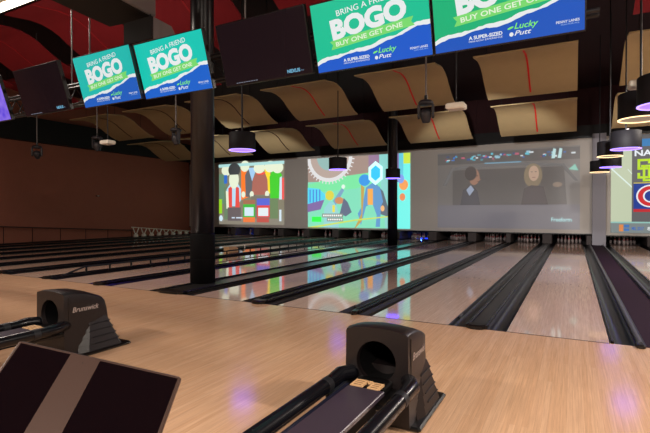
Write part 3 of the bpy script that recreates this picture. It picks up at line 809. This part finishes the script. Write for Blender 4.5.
# ---------------------------------------------------------------- drum pendants
def pendant(x, y, kind, lab, s=1.0, z=2.87, rod=.016, rx=0):
    t = empty('drum_pendant', (x, y, z)); tag(t, lab, 'pendant lamp', '%s-lit drum pendants' % kind)
    R_, H = .30*s, .40*s
    sh = MB().lathe([(R_-.015,.012),(R_-.004,0.012),(R_,.018),(R_,H-.01),(R_-.01,H),(0,H)], 40)
    sh.lathe([(R_-.02,H-.02),(R_-.02,.012)], 40)
    sh.build('shade', M['drum'], t)
    g = MB().lathe([(R_-.024,0),(R_+.002,0),(R_+.003,.012),(R_-.02,.012),(R_-.024,0)], 40)
    g.build('glowing_rim', purplerim if kind == 'purple' else warmrim, t)
    MB().disc((0,0,0), R_-.021, .012, 40, down=True).build('diffuser', purple if kind == 'purple' else warm, t)
    st = MB().tube([(rx,0,H), (rx,0,ZC-z)], rod, 10); st.tube([(rx,0,H), (rx,0,H+.05)], .035, 12)
    st.build('stem', M['polek'], t)
    for a in (.6, 2.7, 4.8): MB().rbox(-.03+R_*.7*math.cos(a), .03+R_*.7*math.cos(a), -.02+R_*.7*math.sin(a), .02+R_*.7*math.sin(a), H, H+.03, .004).build('clip', M['pole'], t)
    l = D.lights.new('pendant_glow', 'SPOT'); l.energy = 30 if kind == 'purple' else 60; l.color = (.35,.18,1) if kind == 'purple' else (1,.78,.52)
    l.spot_size = math.radians(120); l.spot_blend = .8; l.shadow_soft_size = .12
    lo = D.objects.new('pendant_glow', l); COL.objects.link(lo); lo.parent = t; lo.location = (0, 0, -.03)
    lo.visible_glossy = True
pendant(-6.67, 2.40, 'purple', 'purple-rimmed drum pendant just right of the thick column', rod=.022)
pendant(-6.88, 7.68, 'purple', 'purple-rimmed drum pendant hanging before the teal animated picture')
pendant(-6.60, 12.2, 'purple', 'purple-rimmed drum pendant close against the slim far column')
pendant(.90, 2.52, 'warm', 'large warm-rimmed drum pendant at the right photo edge')
pendant(1.05, 1.55, 'purple', 'nearest purple-lit drum pendant, cut by the right photo edge')
pendant(1.03, 6.32, 'purple', 'purple-rimmed drum pendant just below the large warm-rimmed one')
pendant(.81, 7.74, 'warm', 'warm-rimmed drum pendant overlapped by a purple one before the right-hand pictures', s=.95)
pendant(1.02, 11.0, 'purple', 'farther purple-rimmed drum pendant in the right-hand cluster')
pendant(.81, 12.9, 'warm', 'smallest and farthest warm-rimmed drum pendant, before the grey pillar')

# ---------------------------------------------------------------- moving-head spotlights
def moving_head(x, y, z, tilt, pan, lab):
    t = empty('moving_head_light', (x, y, z)); tag(t, lab, 'stage light', 'moving-head lights on poles'); t.rotation_euler = (0, 0, pan)
    MB().tube([(0,0,.25),(0,0,ZC-z)], .018, 10).build('pole', M['pole'], t)
    MB().tube([(0,0,.22),(0,0,.34)], .035, 10).build('clamp', M['black'], t)
    MB().lathe([(0,.14),(.12,.14),(.155,.16),(.155,.20),(.12,.235),(0,.24)], 20).build('base', M['mover'], t)
    for s in (-1, 1):
        MB().prism_x([(-.05,.15),(.05,.15),(.045,-.10),(.0,-.14),(-.045,-.10)], s*.145-.02, s*.145+.02).build('yoke_arm', M['mover'], t)
    hd = MB().lathe([(0,-.16),(.075,-.16),(.085,-.13),(.11,-.05),(.118,.03),(.10,.09),(.06,.12),(0,.125)], 20)
    h = hd.build('head', M['mover'], t, (0,0,-.06), (tilt,0,0))
    MB().disc((0,0,0), .068, -.162, 20, down=True).build('lens', M['glass'], h)
moving_head(-16.47, 3.4, 3.55, .7, .8, 'black moving-head spotlight below the dark upper-left television')
moving_head(-13.22, 3.4, 3.62, .3, .2, 'black moving-head spotlight below the smaller promotion television')
moving_head(-9.80, 3.4, 3.58, .2, -.3, 'black moving-head spotlight just left of the thick column')
moving_head(-2.69, 3.4, 3.53, .25, .1, 'black moving-head spotlight below the large promotion television, right of centre')

# projectors on poles
def projector(x, y, z, lab, aim=None, power=0, ang=50):
    t = empty('projector', (x, y, z)); tag(t, lab, 'projector', 'small pale projectors on poles')
    if aim:     # the projector's own beam on the screen
        l = D.lights.new('projector_beam', 'SPOT'); l.energy = power; l.color = (1, .95, .92); l.spot_size = math.radians(ang); l.spot_blend = .35; l.shadow_soft_size = .06
        lo = D.objects.new('projector_beam', l); COL.objects.link(lo); lo.parent = t; lo.location = (-.08, .2, 0)
        lo.rotation_euler = (Vector(aim)-Vector((x-.08, y+.2, z))).to_track_quat('-Z', 'Y').to_euler()
    MB().rbox(-.17, .17, -.14, .14, -.06, .05, .02).build('body', M['whitep'], t)
    MB().tube([(-.08,.13,0),(-.08,.17,0)], .035, 14).build('lens', M['black'], t)
    MB().tube([(0,0,.05),(0,0,ZC-z)], .012, 8).build('pole', M['polek'], t)
projector(-11.49, 2.5, 3.42, 'pale rounded projector on a pole under the two smaller promotion televisions', (-14.3, 18, 2.2), 1900, 44)
projector(-1.92, 2.7, 3.42, 'small white projector on a thin pole in front of the beige panels, right of centre', (-3.2, 18, 2.3), 2000, 42)
projector(.93, 2.75, 3.47, 'small white box projector above the right-hand pendant cluster', (4.2, 18, 2.4), 1300, 40)

# ---------------------------------------------------------------- ceiling lights: the corner one, then added ones out of view
LK = .95; LA = 2.25
def fixture(x, y, z, w, lab, power, ln=2.2):
    t = empty('linear_light', (x, y, z)); tag(t, lab, 'ceiling light', 'white linear ceiling lights')
    MB().rbox(-ln/2, ln/2, -.11, .11, .0, .08, .01).build('housing', M['whitep'], t)
    MB().box(-ln/2+.02, ln/2-.02, -.095, .095, -.012, .0).build('diffuser', em((255,240,215), 5), t)
    for hx in (-ln*.35, ln*.35): MB().tube([(hx,0,.08),(hx,0,ZC-z)], .008, 6).build('hanger_wire', M['polek'], t)
    l = D.lights.new('tube_light', 'AREA'); l.shape = 'RECTANGLE'; l.size = ln; l.size_y = .3; l.energy = power*LA; l.color = (1, .88, .76)
    lo = D.objects.new('tube_light', l); COL.objects.link(lo); lo.parent = t; lo.location = (0,0,-.03)
    l = D.lights.new('tube_light', 'POINT'); l.shadow_soft_size = .12; l.energy = power*LK; l.color = (1, .88, .76)
    lo = D.objects.new('tube_light', l); COL.objects.link(lo); lo.parent = t; lo.location = (0,0,-.2)
fixture(-9.6, -1.1, 5.4, 2, 'bright white linear light at the top left corner', 70)
fixture(-5.2, -8.6, 4.6, 2, 'added unseen linear light over the seating behind the camera, left of it', 200)  # this and the fixtures below are unseen, added to brighten hall and lanes
fixture(1.5, -8.6, 4.6, 2, 'added unseen linear light over the seating right behind the camera', 260)
fixture(4.6, -2.6, 4.8, 2, 'added unseen linear light over the approach right of the view', 230)
fixture(-14.5, -6.5, 4.8, 2, 'added unseen linear light over the seating far left', 110)
fixture(5.0, 7.5, 5.4, 2, 'added unseen linear light over the lanes right of the view', 260)

# ---------------------------------------------------------------- along the left wall
t = empty('handrail', (-23.3, 0, 0)); tag(t, 'dark brown handrail with thin posts along the brown left wall', 'handrail')
zt = lambda y: .95-(y-3.0)*.056
MB().tube([(0, 2.0, zt(2)), (0, 12.9, zt(12.9))], .03, 10).build('top_rail', mat('brown_rail', (58,34,28), .6), t)
for y in (2.2, 4.0, 5.75, 7.05, 8.45, 9.85, 11.2, 12.8): MB().tube([(0,y,0),(0,y,zt(y))], .018, 8).build('post', M['darkbat'], t)
t = empty('zigzag_railing', (-22.95, 12.6, 0)); tag(t, 'white zigzag railing standing on the floor by the left wall, far end', 'railing')
zz = lambda y: .60-y*.085
MB().tube([(0,-.1,zz(0)),(0,5.2,zz(5.2))], .022, 8).build('top_rail', M['whitep'], t)
for k in range(9):
    y = k*.58
    z = zz(y+.2)
    mb = MB(); mb.tube([(0,y,zz(y)),(0,y+.22,.08)], .032, 6); mb.tube([(0,y+.44,zz(y+.44)),(0,y+.22,.08)], .032, 6)
    mb.build('strut', M['whitep'], t)
    MB().lathe([(0,0),(.15,0),(.13,.14),(.04,.22),(0,.22)], 12, c=(0,y+.22,0)).build('foot', M['whitep'], t)
t = empty('wall_fitting', (-23.77, 10.9, 2.4)); tag(t, 'tiny pale fitting alone on the brown left wall', 'wall fitting')
MB().rbox(0, .06, -.12, .12, -.03, .03, .01).build('plate', M['darkbat'], t); MB().rbox(.05, .09, -.05, .05, -.015, .02, .006).build('bulb', M['whitep'], t)
t = empty('ball_ramp', (-10.74, 6.9, .001)); tag(t, 'small pale box-shaped ball ramp lying on the far lanes right of the thick column', 'ball ramp')
MB().prism_x([(-.25,.0),(.25,0),(.25,.16),(.12,.24),(-.25,.24)], -.14, .1).build('body', M['label'], t)
MB().tube([(-.02,.3,.16),(-.02,.75,.03)], .02, 8).build('slide', M['black'], t); MB().tube([(.0,.75,.02),(.0,.75,.26)], .02, 8).build('post', M['whitep'], t)

# ---------------------------------------------------------------- world, camera
w = D.worlds.new('hall_ambient'); bpy.context.scene.world = w; w.use_nodes = True
w.node_tree.nodes['Background'].inputs[0].default_value = (.5,.42,.45,1); w.node_tree.nodes['Background'].inputs[1].default_value = .05
cam = D.cameras.new('camera'); co = D.objects.new('camera', cam); COL.objects.link(co)
co.location = (0, -5.979, 1.4476); co.rotation_euler = (PI/2-.0081, 0, .4946)
cam.sensor_width = 36; cam.lens = 460.4/650*36; cam.clip_start = .05; cam.clip_end = 200
sc = bpy.context.scene; sc.camera = co
sc.view_settings.view_transform = 'Standard'; sc.view_settings.look = 'None'; sc.view_settings.exposure = 0; sc.view_settings.gamma = 1
sc.view_settings.use_curve_mapping = False
try:
    sc.cycles.use_denoising = True; sc.cycles.max_bounces = 8; sc.cycles.sample_clamp_indirect = 4
except Exception: pass
